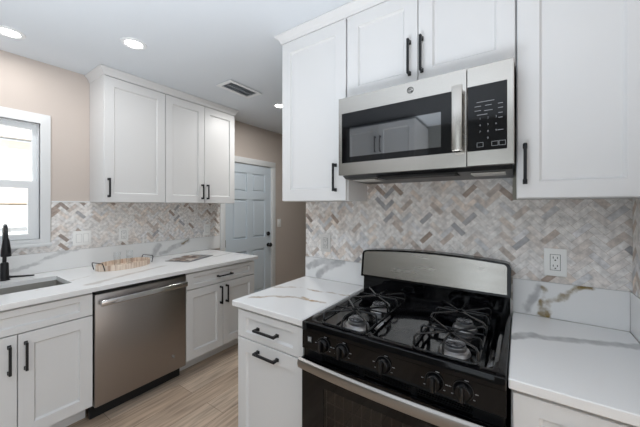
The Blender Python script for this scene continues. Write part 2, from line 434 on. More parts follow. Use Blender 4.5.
for z in (.95, .26, 1.75):
    MB().box(DX0-.004, DX0+.012, YA-.008, YA+.004, z-.045, z+.045, .002).build('hinge', M['dark'], dr)
MB().lathe([(0, 0), (.028, 0), (.028, .006), (.012, .01), (.012, .03), (.027, .037), (.031, .05), (.024, .062), (0, .066)], (3.0, YA+.004, .862), '-y').build('door_knob', M['black'], dr)
MB().lathe([(0, 0), (.03, 0), (.03, .012), (.024, .02), (0, .022)], (3.0, YA+.004, 1.02), '-y').build('deadbolt', M['black'], dr)

# ------------------------------------------------------------------ cabinets
def pull(parent, x, z, length=.155, vertical=True, yf=0.0):
    """square bar pull with flared feet on a face at y=yf"""
    m = MB(); h = length/2; s = .0055
    if vertical:
        m.box(x-s, x+s, yf-.036, yf-.025, z-h, z+h, .0015, 1)
        for k in (-1, 1):
            zc = z+k*(h-.008)
            m.box(x-s-.0005, x+s+.0005, yf-.034, yf, zc-.007, zc+.007, .0015, 1)
            m.box(x-s-.002, x+s+.002, yf-.006, yf, zc-.0095, zc+.0095, .001, 1)
    else:
        m.box(x-h, x+h, yf-.036, yf-.025, z-s, z+s, .0015, 1)
        for k in (-1, 1):
            xc = x+k*(h-.008)
            m.box(xc-.007, xc+.007, yf-.034, yf, z-s-.0005, z+s+.0005, .0015, 1)
            m.box(xc-.0095, xc+.0095, yf-.006, yf, z-s-.002, z+s+.002, .001, 1)
    return m.build('pull_handle', M['black'], parent)

def cabinet(name, label, cat, loc, rz, wd, dp, z0, z1, fronts, toe=None, group=None, back_open=False):
    """root at the front left; local z is world z. fronts: (kind, x0, x1, z0, z1, stile, rail, handle or None)"""
    t = thing(name, label, cat, (loc[0], loc[1], 0), rz, group)
    m = MB()
    if toe:      # open-topped box of panels with a front rail, closed by the worktop
        m.box(0, .018, .021, dp, z0, z1).box(wd-.018, wd, .021, dp, z0, z1).box(.018, wd-.018, .021, dp, z0, z0+.018)
        m.box(.018, wd-.018, dp-.012, dp, z0+.018, z1).box(.018, wd-.018, .021, .036, z0+.018, z1)
    else: m.box(0, wd, .021, dp, z0, z1)
    m.build('carcass', M['cab'], t, smooth=0)
    if toe:
        MB().box(0.0, wd, toe, dp-.02, FZ, z0).build('toe_kick', M['cab'], t, smooth=0)
    for kind, x0, x1, a, bb, st, ra, hd in fronts:
        f = MB().shaker(x0, x1, a, bb, st, ra).build(kind, M['cab'], t, smooth=25)
        if hd:
            pull(f, hd[0], hd[1], hd[3] if len(hd) > 3 else .155, hd[2])
    return t

BT = .884                  # top of the base cabinets (underside of the slabs)
YD = 2.19
# sink run: sink base, its neighbour to the left, right-hand base
sb = cabinet('sink_base_cabinet', 'white shaker base cabinet under the sink, left of the dishwasher', 'cabinet', (.024, YD), 0, .662, .76, .16, BT,
        [('false_drawer_front', .003, .659, .738, .868, .062, .034, None),
         ('door', .003, .329, .168, .732, .062, .066, (.300, .612, True, .15)),
         ('door', .333, .659, .168, .732, .062, .066, (.362, .612, True, .15))], toe=.135)
clone(sb, (-.64, YD, 0), 'white shaker base cabinet in the corner left of the sink base, outside the picture')
cabinet('base_cabinet', 'white shaker base cabinet with one drawer over two doors, right of the dishwasher', 'cabinet', (1.297, YD), 0, .727, .76, .16, BT,
        [('drawer_front', .003, .724, .738, .866, .062, .034, (.363, .80, False, .155)),
         ('door', .003, .349, .168, .732, .062, .066, (.322, .628, True, .155)),
         ('door', .353, .724, .168, .732, .062, .066, (.384, .628, True, .155))], toe=.135)
# range run: narrow base left of the range, base right of the range
XD = 1.018
cabinet('narrow_base_cabinet', 'narrow white base cabinet with drawer and pull-out door, left of the gas range', 'cabinet', (XD, 1.232), RR, .445, .63, .16, BT,
        [('drawer_front', .004, .441, .732, .870, .060, .032, (.222, .800, False, .145)),
         ('door', .004, .441, .168, .726, .060, .066, (.222, .685, False, .145))], toe=.075)
cabinet('base_cabinet', 'white base cabinet under the worktop right of the gas range, only its top shows', 'cabinet', (XD, .020), RR, .392, .63, .16, BT,
        [('drawer_front', .004, .388, .732, .870, .062, .050, (.2, .800, False, .145)),
         ('door', .004, .388, .168, .726, .060, .066, (.2, .685, False, .145))], toe=.075)
# wall cabinets of the sink run
ZU, ZT = 1.445, 2.46
cabinet('wall_cabinet', 'white single-door wall cabinet nearest the window', 'wall cabinet', (.904, 2.6655), 0, .477, .30, ZU, ZT,
        [('door', .003, .474, ZU+.002, ZT-.022, .066, .070, (.030, 1.56, True, .15))])
cabinet('wall_cabinet', 'white two-door wall cabinet next to the back door', 'wall cabinet', (1.381, 2.6655), 0, .783, .30, ZU, ZT,
        [('door', .003, .396, ZU+.002, ZT-.022, .064, .070, (.368, 1.56, True, .15)),
         ('door', .400, .780, ZU+.002, ZT-.022, .064, .070, (.428, 1.56, True, .15))])
# wall cabinets of the range run
XU = 1.393
cabinet('wall_cabinet', 'tall white single-door wall cabinet left of the microwave', 'wall cabinet', (XU, 1.256), RR, .474, .267, ZU, ZT,
        [('door', .003, .469, ZU+.002, ZT-.012, .066, .070, (.405, 1.575, True, .155))])
cabinet('wall_cabinet', 'short white two-door wall cabinet above the microwave', 'wall cabinet', (XU, .781), RR, .770, .267, 1.982, ZT,
        [('door', .003, .383, 1.990, ZT-.012, .064, .068, (.346, 2.125, True, .165)),
         ('door', .387, .767, 1.990, ZT-.012, .064, .068, (.404, 2.125, True, .165))])
cabinet('wall_cabinet', 'tall white wall cabinet right of the microwave, at the right edge', 'wall cabinet', (XU, .0096), RR, .383, .267, ZU, ZT,
        [('door', .003, .380, ZU+.002, ZT-.012, .070, .062, (.028, 1.58, True, .155))])
# cabinet over the refrigerator space, seen mirrored in the microwave
cabinet('wall_cabinet', 'white two-door cabinet behind the camera, mirrored in the microwave glass', 'wall cabinet', (-.86, 1.02), PI/2, .92, .63, 1.86, ZT,
        [('door', .003, .458, 1.866, ZT-.012, .066, .068, (.425, 2.2, True, .2)),
         ('door', .462, .917, 1.866, ZT-.012, .066, .068, (.495, 2.2, True, .2))])

# crown mouldings
def crown_profile(z0, z1, pr): # (out, z) pairs, out is negative
    return [(0.012, z0), (-.004, z0), (-.006, z0+.008), (-pr*.45, z0+(z1-z0)*.55), (-pr*.9, z1-.012), (-pr, z1-.008), (-pr, z1), (0.012, z1)]
def crown(name, label, x0, x1, dp, z0, z1, pr, loc, rz, left=True, right=True):
    t = bmesh.new(); pf = crown_profile(z0, z1, pr)
    path = []
    rows = []
    if left: rows.append(lambda a: (x0+a, dp))
    rows.append(lambda a: (x0+a if left else x0, a))
    rows.append(lambda a: (x1-a if right else x1, a))
    if right: rows.append(lambda a: (x1-a, dp))
    V = [[t.verts.new((*f(a), z)) for a, z in pf] for f in rows]
    for A, B in zip(V, V[1:]):
        for i in range(len(pf)):
            j = (i+1) % len(pf); t.faces.new((A[i], A[j], B[j], B[i]))
    t.faces.new(V[0]); t.faces.new(V[-1])
    bmesh.ops.recalc_face_normals(t, faces=list(t.faces))
    m = MB(); m._merge(t)
    return tag(m.build(name, M['cab'], None, (loc[0], loc[1], 0), 30, (0, 0, rz)), label, 'crown moulding')
crown('crown_molding', 'white crown moulding on top of the wall cabinets beside the window', 0, 1.26, .30, ZT-.018, CZ-.001, .034, (.904, 2.6655), 0)
crown('crown_molding', 'white crown moulding on top of the cabinets above the microwave', 0, 1.625, .267, ZT-.010, CZ-.001, .036, (XU, 1.256), RR, True, False)

# ------------------------------------------------------------------ worktops
# sink worktop with the sink cut-out
SX0, SX1, SY0, SY1 = -.10, .640, 2.405, 2.745
def slab_with_hole(x0, x1, y0, y1, z0, z1, h):
    t = bmesh.new()
    def q(z, r): return [t.verts.new((a, c_, z)) for a, c_ in ((r[0], r[2]), (r[1], r[2]), (r[1], r[3]), (r[0], r[3]))]
    O = (x0, x1, y0, y1); c = .003; Oi = (x0+c, x1-c, y0+c, y1-c)
    ot, om, ob, ht, hb = q(z1, Oi), q(z1-c, O), q(z0, O), q(z1, h), q(z0, h)
    for A, B in ((ot, ht), (om, ot), (ob, om), (ht, hb), (hb, ob)):
        for i in range(4): t.faces.new((A[i], A[(i+1) % 4], B[(i+1) % 4], B[i]))
    bmesh.ops.recalc_face_normals(t, faces=list(t.faces)); return t
m = MB(); m._merge(slab_with_hole(-1.5, 2.046, 2.165, 2.955, BT, .914, (SX0, SX1, SY0, SY1)))
tag(m.build('worktop', M['slab_sink'], smooth=0), 'white veined worktop along the window wall with the sink cut into it', 'worktop')
tag(MB().box(1.0035, 1.649, .7835, 1.262, BT, .914, .003, 1).build('worktop', M['slab_range_left'], smooth=0), 'short white worktop with tan veins left of the gas range', 'worktop')
tag(MB().box(1.0035, 1.649, YW+.0125, .0265, BT, .914, .003, 1).build('worktop', M['slab_range_right'], smooth=0), 'white worktop with one grey vein right of the gas range', 'worktop')
# upstands
tag(MB().box(-1.5, DX0-.075, YA-.012, YA, .9145, 1.062).build('upstand', M['slab_sink_upstand'], smooth=0), 'grey-veined marble upstand along the window wall behind the sink', 'upstand')
tag(MB().box(XR-.012, XR, .789, 1.262, .9145, 1.055).build('upstand', M['slab_upstand'], smooth=0), 'marble upstand with grey smears left of the range', 'upstand')
tag(MB().box(XR-.012, XR, YW+.013, .026, .9145, 1.072).build('upstand', M['slab_upstand'], smooth=0), 'marble upstand with gold vein right of the range', 'upstand')
tag(MB().box(1.0, XR, YW, YW+.012, .9145, 1.072).build('upstand', M['slab_upstand'], smooth=0), 'marble upstand on the short return wall at the right edge', 'upstand')

# ------------------------------------------------------------------ herringbone backsplash
TC = [('#eae6e2', 30), ('#e3deda', 26), ('#dcd4ce', 18), ('#d5cac1', 11), ('#cdbeb3', 6), ('#dfcfc1', 7), ('#bfada0', 7), ('#a58b78', 4), ('#8f7a6c', 2), ('#c6c6c8', 5), ('#9c9ba0', 2.2), ('#d8d6d7', 10)]
TCL = [(hx(c)[:3], w_) for c, w_ in TC]
def clip(poly, f):
    out = []
    for i, p in enumerate(poly):
        q = poly[(i+1) % len(poly)]; a, b_ = f(p), f(q)
        if a >= 0: out.append(p)
        if (a > 0) != (b_ > 0) and a != b_:
            k = a/(a-b_); out.append((p[0]+(q[0]-p[0])*k, p[1]+(q[1]-p[1])*k))
    return out
def herringbone(name, label, gain, rects, place, seed, grey=0.0):
    """rects: (u0,u1,v0,v1) areas; place(u, v, depth) -> xyz"""
    rnd = random.Random(seed); W, n = .0254, 3; gap = .0008
    t = bmesh.new(); lay = t.loops.layers.float_color.new('tile')
    grout = hx('#d9d2cb')[:3]
    us = max(r[1] for r in rects); vs_ = max(r[3] for r in rects); um = min(r[0] for r in rects); vm_ = min(r[2] for r in rects)
    cu, cv = (us+um)/2, (vs_+vm_)/2; N = int((us-um+vs_-vm_)/W)+4; r2 = math.sqrt(.5)
    def face(pts, col, d0):
        f = t.faces.new([t.verts.new(place(u, v, d0)) for u, v in pts])
        for lp in f.loops: lp[lay] = (*col, 1)
    for r in rects:
        face([(r[0], r[2]), (r[1], r[2]), (r[1], r[3]), (r[0], r[3])], grout, .006)
    for i in range(-N, N):
        for j in range(-N, N):
            k = (i-j) % (2*n)
            if k == 0: q = (i, i+n, j, j+1)
            elif k == 2*n-1: q = (i, i+1, j, j+n)
            else: continue
            a0, a1, b0, b1 = q[0]*W+gap, q[1]*W-gap, q[2]*W+gap, q[3]*W-gap
            P = [((a-b_)*r2+cu, (a+b_)*r2+cv) for a, b_ in ((a0, b0), (a1, b0), (a1, b1), (a0, b1))]
            if max(p[0] for p in P) < um or min(p[0] for p in P) > us or max(p[1] for p in P) < vm_ or min(p[1] for p in P) > vs_: continue
            col = rnd.choices([c_[0] for c_ in TCL], [c_[1] for c_ in TCL])[0]
            kk = rnd.uniform(.93, 1.04); mean = (.66, .60, .555); col = tuple((v*.94+m_*.06)*kk*gain for v, m_ in zip(col, mean)); lu = sum(col)/3; col = tuple(v+(lu-v)*grey for v in col); mxc = max(col); col = tuple(v*min(1, .9/mxc) for v in col)
            for r in rects:
                Q = P
                for f in (lambda p: p[0]-r[0], lambda p: r[1]-p[0], lambda p: p[1]-r[2], lambda p: r[3]-p[1]):
                    Q = clip(Q, f)
                    if len(Q) < 3: break
                if len(Q) >= 3: face(Q, col, .008)
    # edge strip to give the sheet its thickness
    for r in rects:
        e = [(r[0], r[2]), (r[1], r[2]), (r[1], r[3]), (r[0], r[3])]
        for i in range(4):
            p, q = e[i], e[(i+1) % 4]
            f = t.faces.new([t.verts.new(place(*p, 0)), t.verts.new(place(*q, 0)), t.verts.new(place(*q, .008)), t.verts.new(place(*p, .008))])
            for lp in f.loops: lp[lay] = (*grout, 1)
    m = MB(); m._merge(t)
    return tag(m.build(name, M['tile'], None, smooth=0), label, 'backsplash')
# u runs rightward along each wall
tb = herringbone('tile_backsplash', 'pale herringbone tile backsplash between window, upstand and wall cabinets', 1.42,  # gain lifts this wall's tile colour, standing in for light lost under cabinets
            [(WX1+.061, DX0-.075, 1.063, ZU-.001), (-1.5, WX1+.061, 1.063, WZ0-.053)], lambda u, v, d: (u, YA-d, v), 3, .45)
MB().box(WX1+.061, .903, YA-.011, YA, ZU-.001, ZU+.009, .002, 1).build('edge_trim', M['trim'], tb)
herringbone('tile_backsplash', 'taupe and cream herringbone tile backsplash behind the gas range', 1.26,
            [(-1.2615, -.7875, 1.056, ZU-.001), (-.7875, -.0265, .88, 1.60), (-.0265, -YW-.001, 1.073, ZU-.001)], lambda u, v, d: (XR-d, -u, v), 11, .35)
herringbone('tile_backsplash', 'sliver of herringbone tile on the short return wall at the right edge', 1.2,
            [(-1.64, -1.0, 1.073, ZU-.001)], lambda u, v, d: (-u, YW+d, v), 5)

# ------------------------------------------------------------------ dishwasher
dw = thing('dishwasher', 'stainless steel dishwasher with bar handle under the window-wall worktop', 'dishwasher', (.690, YD, 0))
MB().box(.004, .600, .03, .60, .15, .872).build('tub', M['dark'], dw, smooth=0)
MB().box(.002, .603, -.006, .03, .148, .858, .006, 3).build('door', M['steelv'], dw)
MB().box(.002, .603, -.002, .03, .860, .874, .002, 1).build('control_strip', M['blackpl'], dw)
MB().box(.004, .602, .085, .11, FZ, .148).build('kick_plate', M['gasket'], dw, smooth=0)
hb = MB().box(.018, .588, -.062, -.042, .789, .827, .006, 3).build('handle', M['chrome'], dw)
for x in (.022, .562): MB().box(x, x+.022, -.046, -.004, .792, .824, .003, 1).build('handle_bracket', M['chrome'], hb)
def emblem(parent, r, mat_ring, mat_txt, origin, ytilt=0):
    m = MB(); pts = [(r*math.cos(2*PI*i/32), 0, r*math.sin(2*PI*i/32)) for i in range(33)]
    m.tube(pts, r*.08, 6); m.tube([(p[0]*.72, 0, p[2]*.72) for p in pts[4:30]], r*.045, 5)
    # two interlaced flourishes
    for s in (-1, 1):
        m.tube([(s*r*(.05+.42*math.sin(k*.35)), 0, r*(-.45+.9*k/12)) for k in range(13)], r*.07, 5)
    for k in range(4):
        a = k*PI/2+.5; m.tube([(r*.78*math.cos(a+q*.09), 0, r*(.78+.1*math.sin(q*.7))*math.sin(a+q*.09)) for q in range(9)], r*.05, 5)
    return m.build('emblem', mat_ring, parent, origin)
emblem(dw, .013, M['chrome'], None, (.500, -.007, .265))

# ------------------------------------------------------------------ sink and faucet
def sink():
    t = bmesh.new(); o = .012
    def q(z, e, rr):
        x0, x1, y0, y1 = SX0-e, SX1+e, SY0-e, SY1+e; v = []
        for cx, cy, a0 in ((x1-rr, y1-rr, 0), (x0+rr, y1-rr, 1), (x0+rr, y0+rr, 2), (x1-rr, y0+rr, 3)):
            for k in range(5):
                a = (a0+k/4)*PI/2; v.append(t.verts.new((cx+rr*math.cos(a), cy+rr*math.sin(a), z)))
        return v
    L = [q(BT-.002, .018, .02), q(BT-.002, .004, .02), q(.70, .002, .02), q(.685, -.014, .03), q(.682, -.15, .01), q(.678, -.16, .005)]
    for A, B in zip(L, L[1:]):
        for i in range(len(A)): t.faces.new((A[i], A[(i+1) % len(A)], B[(i+1) % len(B)], B[i]))
    t.faces.new(L[-1])
    bmesh.ops.recalc_face_normals(t, faces=list(t.faces))
    for f in t.faces: f.normal_flip()
    m = MB(); m._merge(t); return m
sk = tag(sink().build('sink', M['sinksteel']), 'undermount stainless steel sink set in the worktop below the window', 'sink')
MB().lathe([(.045, 0), (.045, .004), (.03, .003), (.028, -.006), (0, -.006)], (.27, 2.575, .679), 'z').build('drain', M['chrome'], sk)

fa = thing('faucet', 'matte black pull-down faucet behind the sink at the left edge', 'faucet', (.402, 2.86, .914))
MB().lathe([(0, 0), (.028, 0), (.028, .006), (.022, .010), (.021, .11), (.017, .12), (0, .12)], (0, 0, 0)).build('body', M['black'], fa)
dx, dy = -.10, -.99
arc = [(0, 0, .11), (0, 0, .285)]
Rr = .085
for k in range(1, 13):
    a = PI - k*PI/12*.98; h = Rr*(1+math.cos(a)); arc.append((dx*h, dy*h, .285+Rr*math.sin(a)*1.05))
MB().tube(arc, .0105, 14).build('spout', M['black'], fa)
ex, ey, ez = arc[-1]
MB().lathe([(0, 0), (.022, 0), (.025, .005), (.022, .05), (.0155, .105), (.0125, .115), (0, .115)], (ex, ey, ez-.112)).build('spray_head', M['black'], fa)
MB().tube([(.018, 0, .02), (.03, -.004, .018), (.125, -.03, .012), (.140, -.034, .012)], [.011, .008, .0055, .0055], 10).build('lever', M['black'], fa)

# ------------------------------------------------------------------ plates
def plate(name, label, loc, rz, wd, ht, kind, mat, group=None, cat='outlet'):
    t = thing(name, label, cat, loc, rz, group)
    MB().box(-wd/2, wd/2, -.006, 0, -ht/2, ht/2, .003, 2).build('cover_plate', mat, t)
    if kind == 'outlet':
        r = MB().box(-.017, .017, -.0085, -.004, -.034, .034, .002, 1).build('receptacle', mat, t)
        s = MB()
        for zc in (-.018, .018):
            s.box(-.0085, -.006, -.009, -.006, zc-.001, zc+.008); s.box(.006, .0085, -.009, -.006, zc-.001, zc+.008)
            s.lathe([(0, 0), (.003, 0)], (0, -.009, zc-.008), '-y', 10)
        s.build('slots', M['slot'], r, smooth=0)
        f = MB().ringframe((-.0185, .0185, -.0355, .0355), (-.017, .017, -.034, .034), -.0064, -.005); f.build('receptacle_gap', M['dark'], r, smooth=0)
    elif kind == 'toggle':
        MB().box(-.012, .012, -.008, -.004, -.03, .03, .002, 1).prism([(-.008, -.012), (-.017, .012), (-.008, .014)], -.005, .005, 'x').build('rocker', mat, t)
    else:
        n = kind
        for i in range(n):
            x = (i-(n-1)/2)*.046
            MB().prism([(-.005, -.033), (-.0075, -.033), (-.0095, .0), (-.0065, .033), (-.005, .033)], x-.0165, x+.0165, 'x').build('rocker', mat, t)
            MB().ringframe((x-.018, x+.018, -.0345, .0345), (x-.0165, x+.0165, -.033, .033), -.0064, -.005).build('rocker_gap', M['gap'], t, smooth=0)
    return t
yt = YA-.008
plate('light_switch', 'white double rocker switch on the tile beside the window', (.852, yt, 1.152), 0, .122, .118, 2, M['plate'], cat='switch')
plate('wall_outlet', 'white outlet on the tile above the tray', (1.155, yt, 1.155), 0, .076, .116, 'outlet', M['plate'])
plate('light_switch', 'white single rocker switch on the tile next to the back door', (2.005, yt, 1.145), 0, .080, .125, 1, M['plate'], cat='switch')
plate('light_switch', 'white light switch on the plain wall right of the back door', (3.228, YA, 1.161), 0, .080, .125, 'toggle', M['plate'], cat='switch')
plate('wall_outlet', 'pale outlet on the tile left of the gas range', (XR-.008, 1.09, 1.163), RR, .080, .118, 'outlet', M['plateg'])
plate('wall_outlet', 'pale duplex outlet on the tile right of the gas range', (XR-.008, -.131, 1.165), RR, .080, .122, 'outlet', M['plate'])

# ------------------------------------------------------------------ gas range
RW = .748
rg = thing('gas_range', 'black freestanding gas range with steel backguard and five knobs', 'range', (1.0, .7785, 0), RR)
# local: x 0..RW to the right, y 0 front .. .655 back
MB().box(.004, RW-.004, .03, .64, FZ+.03, .88).build('body', M['blackpl'], rg, smooth=0)
for x in (.03, RW-.07):
    for y in (.06, .56): MB().lathe([(0, 0), (.018, 0), (.018, .035), (0, .035)], (x+.02, y, FZ)).build('foot', M['blackpl'], rg)
MB().box(.006, RW-.006, .0, .03, FZ+.05, .215, .006, 2).build('drawer', M['gloss'], rg)
# cooktop: pan with raised rim and two burner wells
def cooktop():
    t = bmesh.new()
    x0, x1, y0, y1, z1 = 0, RW, -.008, .60, .920
    xs = [x0, x0+.035, x0+.055, .275, .300, .457, .482, x1-.055, x1-.035, x1]
    ys = [y0, y0+.030, y0+.055, y1-.05, y1-.025, y1]
    def H(i, j):
        if i in (0, len(xs)-1) or j in (0, len(ys)-1): return z1-.004
        if i in (1, len(xs)-2) or j in (1, len(ys)-2): return z1
        if j in (2, 3) and i in (2, 3, 6, 7): return z1-.022
        return z1-.010
    V = [[t.verts.new((x, y, H(i, j))) for j, y in enumerate(ys)] for i, x in enumerate(xs)]
    for i in range(len(xs)-1):
        for j in range(len(ys)-1): t.faces.new((V[i][j], V[i+1][j], V[i+1][j+1], V[i][j+1]))
    bd = [e for e in t.edges if e.is_boundary]
    r = bmesh.ops.extrude_edge_only(t, edges=bd)
    for v in [q for q in r['geom'] if isinstance(q, bmesh.types.BMVert)]: v.co.z = .880
    bmesh.ops.recalc_face_normals(t, faces=list(t.faces))
    bmesh.ops.bevel(t, geom=[e for e in t.edges if not e.is_boundary and e.calc_face_angle(0) > .15], offset=.004, segments=2, profile=.5, affect='EDGES')
    m = MB(); m._merge(t); return m
cooktop().build('cooktop', M['gloss'], rg, smooth=50)
# burners
BX = (.203, .588); BY = (.118, .355)
for ix, x in enumerate(BX):
    for iy, y in enumerate(BY):
        r = .036 if iy == 0 else .031
        k = MB().lathe([(r+.018, .897), (r+.013, .908), (r+.003, .911), (r+.002, .922), (r-.003, .925), (0, .925)], (x, y, 0), 'z', 36).build('burner', M['aluminium'], rg)
        MB().lathe([(r-.004, .925), (r-.001, .927), (r-.001, .932), (r-.006, .935), (0, .936)], (x, y, 0), 'z', 36).build('burner_cap', M['cap'], k)
# control panel: slightly raked band under the cooktop lip
cp = MB().prism([(-.004, .800), (.03, .800), (.03, .880), (.004, .882), (-.003, .876)], .0, RW, 'x').build('control_panel', M['gloss'], rg)
MB().box(.030, .052, -.0075, -.003, .832, .858).build('ignition_mark', M['dark'], cp, smooth=0)
mk = MB()
for i in range(3): mk.box(.034+.006*i, .037+.006*i, -.0082, -.0074, .838, .852)
mk.box(.033, .050, -.0082, -.0074, .853, .855); mk.build('ignition_print', M['print'], cp, smooth=0)
KX = (.110, .198, .372, .548, .634)
for x in KX:
    kb = MB().lathe([(0, 0), (.028, 0), (.028, .004), (.026, .007), (.0245, .018), (.021, .022), (0, .022)], (x, -.0035, .840), '-y', 32).build('knob', M['gloss'], rg)
    MB().box(x-.0055, x+.0055, -.038, -.024, .816, .864, .003, 2).build('knob_grip', M['blackpl'], kb)
    MB().lathe([(.027, 0), (.030, 0), (.030, .003), (.027, .003)], (x, -.0035, .840), '-y', 32).build('knob_ring', M['dark'], kb)
    for a, l_ in ((-35, .003), (0, .0045), (75, .006), (180, .0035), (215, .003)):
        ca, sa = math.cos(math.radians(a)), math.sin(math.radians(a))
        MB().box(x+.038*ca-l_, x+.038*ca+l_, -.0045, -.0036, .840+.034*sa-.0012, .840+.034*sa+.0012).build('knob_print', M['printd'], kb, smooth=0)
# vent strip between panel and door
vt = MB().box(.006, RW-.006, .012, .03, .765, .800).build('vent_strip', M['gasket'], rg, smooth=0)
sl = MB()
for i, (a, bb) in enumerate(((.10, .27), (.29, .47), (.49, .66))):
    for k in range(4): sl.box(a, bb, .004, .014, .770+.0075*k, .7735+.0075*k)
sl.box(.006, .10, .002, .014, .765, .800).box(.27, .29, .002, .014, .765, .800).box(.47, .49, .002, .014, .765, .800).box(.66, RW-.006, .002, .014, .765, .800)
sl.build('vent_slats', M['blackpl'], vt, smooth=0)
# oven door: frame, window, cavity and rack
od = MB().ringframe((.004, RW-.004, .225, .764), (.115, RW-.115, .33, .665), -.012, .026).build('oven_door', M['gloss'], rg)
MB().box(.115, RW-.115, -.010, -.006, .33, .665).build('oven_window', M['smoked'], od, smooth=0)
cav = MB(); cav.box(.115, RW-.115, .0255, .0285, .33, .665).build('oven_liner', plain('oven_liner_enamel', '#3a2c26', .5), od, smooth=0)
rk = MB()
for i in range(14): rk.tube([(.12+.04*i, .004, .345), (.12+.04*i, .006, .655)], .0018, 5)
for z in (.40, .47, .54, .60): rk.tube([(.118, .008, z), (RW-.118, .008, z)], .0022, 5)
rk.build('oven_rack', M['aluminium'], od)
# bowed steel handle
def bowed(x0, x1, yc, bow, z0, z1, th, nseg=24):
    t = bmesh.new(); rows = []
    for i in range(nseg+1):
        s = i/nseg; x = x0+(x1-x0)*s; y = yc-bow*(1-(2*s-1)**2)
        pr = [(y+th, z1-.004), (y+th*.3, z1), (y-th*.4, z1-.006), (y-th*.75, (z0+z1)/2), (y-th*.4, z0+.006), (y+th*.3, z0), (y+th, z0+.004)]
        rows.append([t.verts.new((x, a, b_)) for a, b_ in pr])
    for A, B in zip(rows, rows[1:]):
        for j in range(7): t.faces.new((A[j], A[(j+1) % 7], B[(j+1) % 7], B[j]))
    t.faces.new(rows[0]); t.faces.new(rows[-1]); bmesh.ops.recalc_face_normals(t, faces=list(t.faces))
    m = MB(); m._merge(t); return m
hd = bowed(.012, RW-.012, -.046, .016, .733, .779, .012).build('door_handle', M['steelh'], od)
for x in (.006, RW-.036): MB().box(x+.008, x+.034, -.042, -.010, .742, .776, .004, 2).build('handle_mount', M['gloss'], hd)
# backguard
bgp = MB()
def arch(n=16, z0=.905, z1=1.150, rise=.020, x0=.0, x1=RW, rc=.02):
    top = [(x0+(x1-x0)*i/n, z1+rise*(1-(2*i/n-1)**2)) for i in range(n+1)]
    top[0] = (x0, z1-rc); top.insert(1, (x0+rc*.3, z1-rc*.25)); top.insert(2, (x0+rc, z1+.002))
    top[-1] = (x1, z1-rc); top.insert(-1, (x1-rc, z1+.002)); top.insert(-1, (x1-rc*.3, z1-rc*.25))
    return [(x0, z0)] + top + [(x1, z0)]
bk = MB().prism(arch(z0=1.0), .562, .648, 'y').box(.004, RW-.004, .608, .648, .89, 1.0).prism([(.585, .912), (.64, .912), (.64, 1.0), (.59, 1.0)], .006, RW-.006, 'x').build('backguard', M['gloss'], rg, smooth=40)
sp_ = MB().prism(arch(z0=1.012, z1=1.143, rise=.018, x0=.016, x1=RW-.016, rc=.012), .556, .564, 'y').build('steel_panel', M['steel'], bk, smooth=20)
for o in (bk, sp_):
    for v in o.data.vertices:
        if v.co.y < .58 and v.co.z > .995: v.co.y += (v.co.z-1.0)*.14

# grates
def grate():
    m = MB(); r = .0042; w2, l2 = .101, .250; z0, z1 = .924, .962
    # rounded outer frame
    fr = []
    for cx, cy, a0 in ((w2-.02, l2-.02, 0), (-w2+.02, l2-.02, 1), (-w2+.02, -l2+.02, 2), (w2-.02, -l2+.02, 3)):
        for k in range(5):
            a = (a0+k/4)*PI/2; fr.append((cx+.02*math.cos(a), cy+.02*math.sin(a), z0))
    m.tube(fr+[fr[0], fr[1]], r, 8)
    m.tube([(-w2, 0, z0), (w2, 0, z0)], r, 8)
    for cy in (-.135, .105):
        hub = .020
        m.tube([(hub, cy, z1), (0, cy+hub, z1), (-hub, cy, z1), (0, cy-hub, z1), (hub, cy, z1), (0, cy+hub, z1)], r, 8)
        for fx, fy in ((w2, l2-.02), (w2, 0.012), (-w2, l2-.02), (-w2, .012), (w2, None), (-w2, None)):
            s = 1 if cy > 0 else -1
            if fy is None: ty = cy
            else: ty = s*fy
            d = Vector((fx, ty-cy, 0)); st = d.normalized()*hub*.8
            m.tube([(fx, ty, z0), (fx*.985, cy+(ty-cy)*.985, z1-.008), (fx*.92, cy+(ty-cy)*.92, z1), (st.x, cy+st.y, z1)], r, 8)
        m.tube([(0, s*l2, z0), (0, s*(l2-.004), z1-.008), (0, s*(l2-.02), z1), (0, cy+s*hub*.8, z1)], r, 8)
    for x in (-w2+.03, w2-.03):
        for y in (-l2, 0, l2): m.lathe([(0, .0), (.006, .0), (.006, .022), (0, .022)], (x, y, .902), 'z', 8)
    return m
gl_ = tag(grate().build('burner_grate', M['iron'], None, (1.262, .590, 0), 40, (0, 0, RR)), 'black cast iron grate over the left pair of burners', 'grate', 'grates on the gas range')
gr_ = gl_.copy(); C.objects.link(gr_); gr_.location = (1.262, .207, 0); gr_['label'] = 'black cast iron grate over the right pair of burners'

# ------------------------------------------------------------------ microwave
XM = 1.293
mw = thing('microwave', 'stainless over-the-range microwave with black glass door under the short cabinet', 'microwave', (XM, .7724, 0), RR)
MZ0, MZ1 = 1.573, 1.968; SPL = .5975
MB().box(.004, .753, .03, .358, MZ0+.006, MZ1).build('body', M['dark'], mw, smooth=0)
md = MB().ringframe((.0, SPL-.001, MZ0, MZ1), (.019, SPL-.022, 1.634, 1.888), .0, .03).build('door', M['steel'], mw, smooth=0)
MB().box(.019, SPL-.022, .002, .02, 1.634, 1.888).build('door_glass', M['gloss'], md, smooth=0)
MB().box(.064, .500, .0012, .004, 1.664, 1.812).build('door_window', M['mwglass'], md, smooth=0)
mh = MB().box(.549, .588, -.046, -.034, 1.634, 1.894, .004, 2).build('handle', M['steel'], md)
for z in (1.640, 1.872): MB().box(.553, .584, -.036, .004, z, z+.016, .002, 1).build('handle_mount', M['chrome'], mh)
emblem(md, .0135, M['dark'], None, (.371, -.001, 1.932))
pn = MB().box(SPL+.001, .757, .0, .03, MZ0, MZ1, .002, 1).build('control_panel', M['steel'], mw)
kg = MB().box(SPL+.003, .735, -.002, .004, 1.632, 1.890, .0015, 1).build('keypad', M['gloss'], pn)
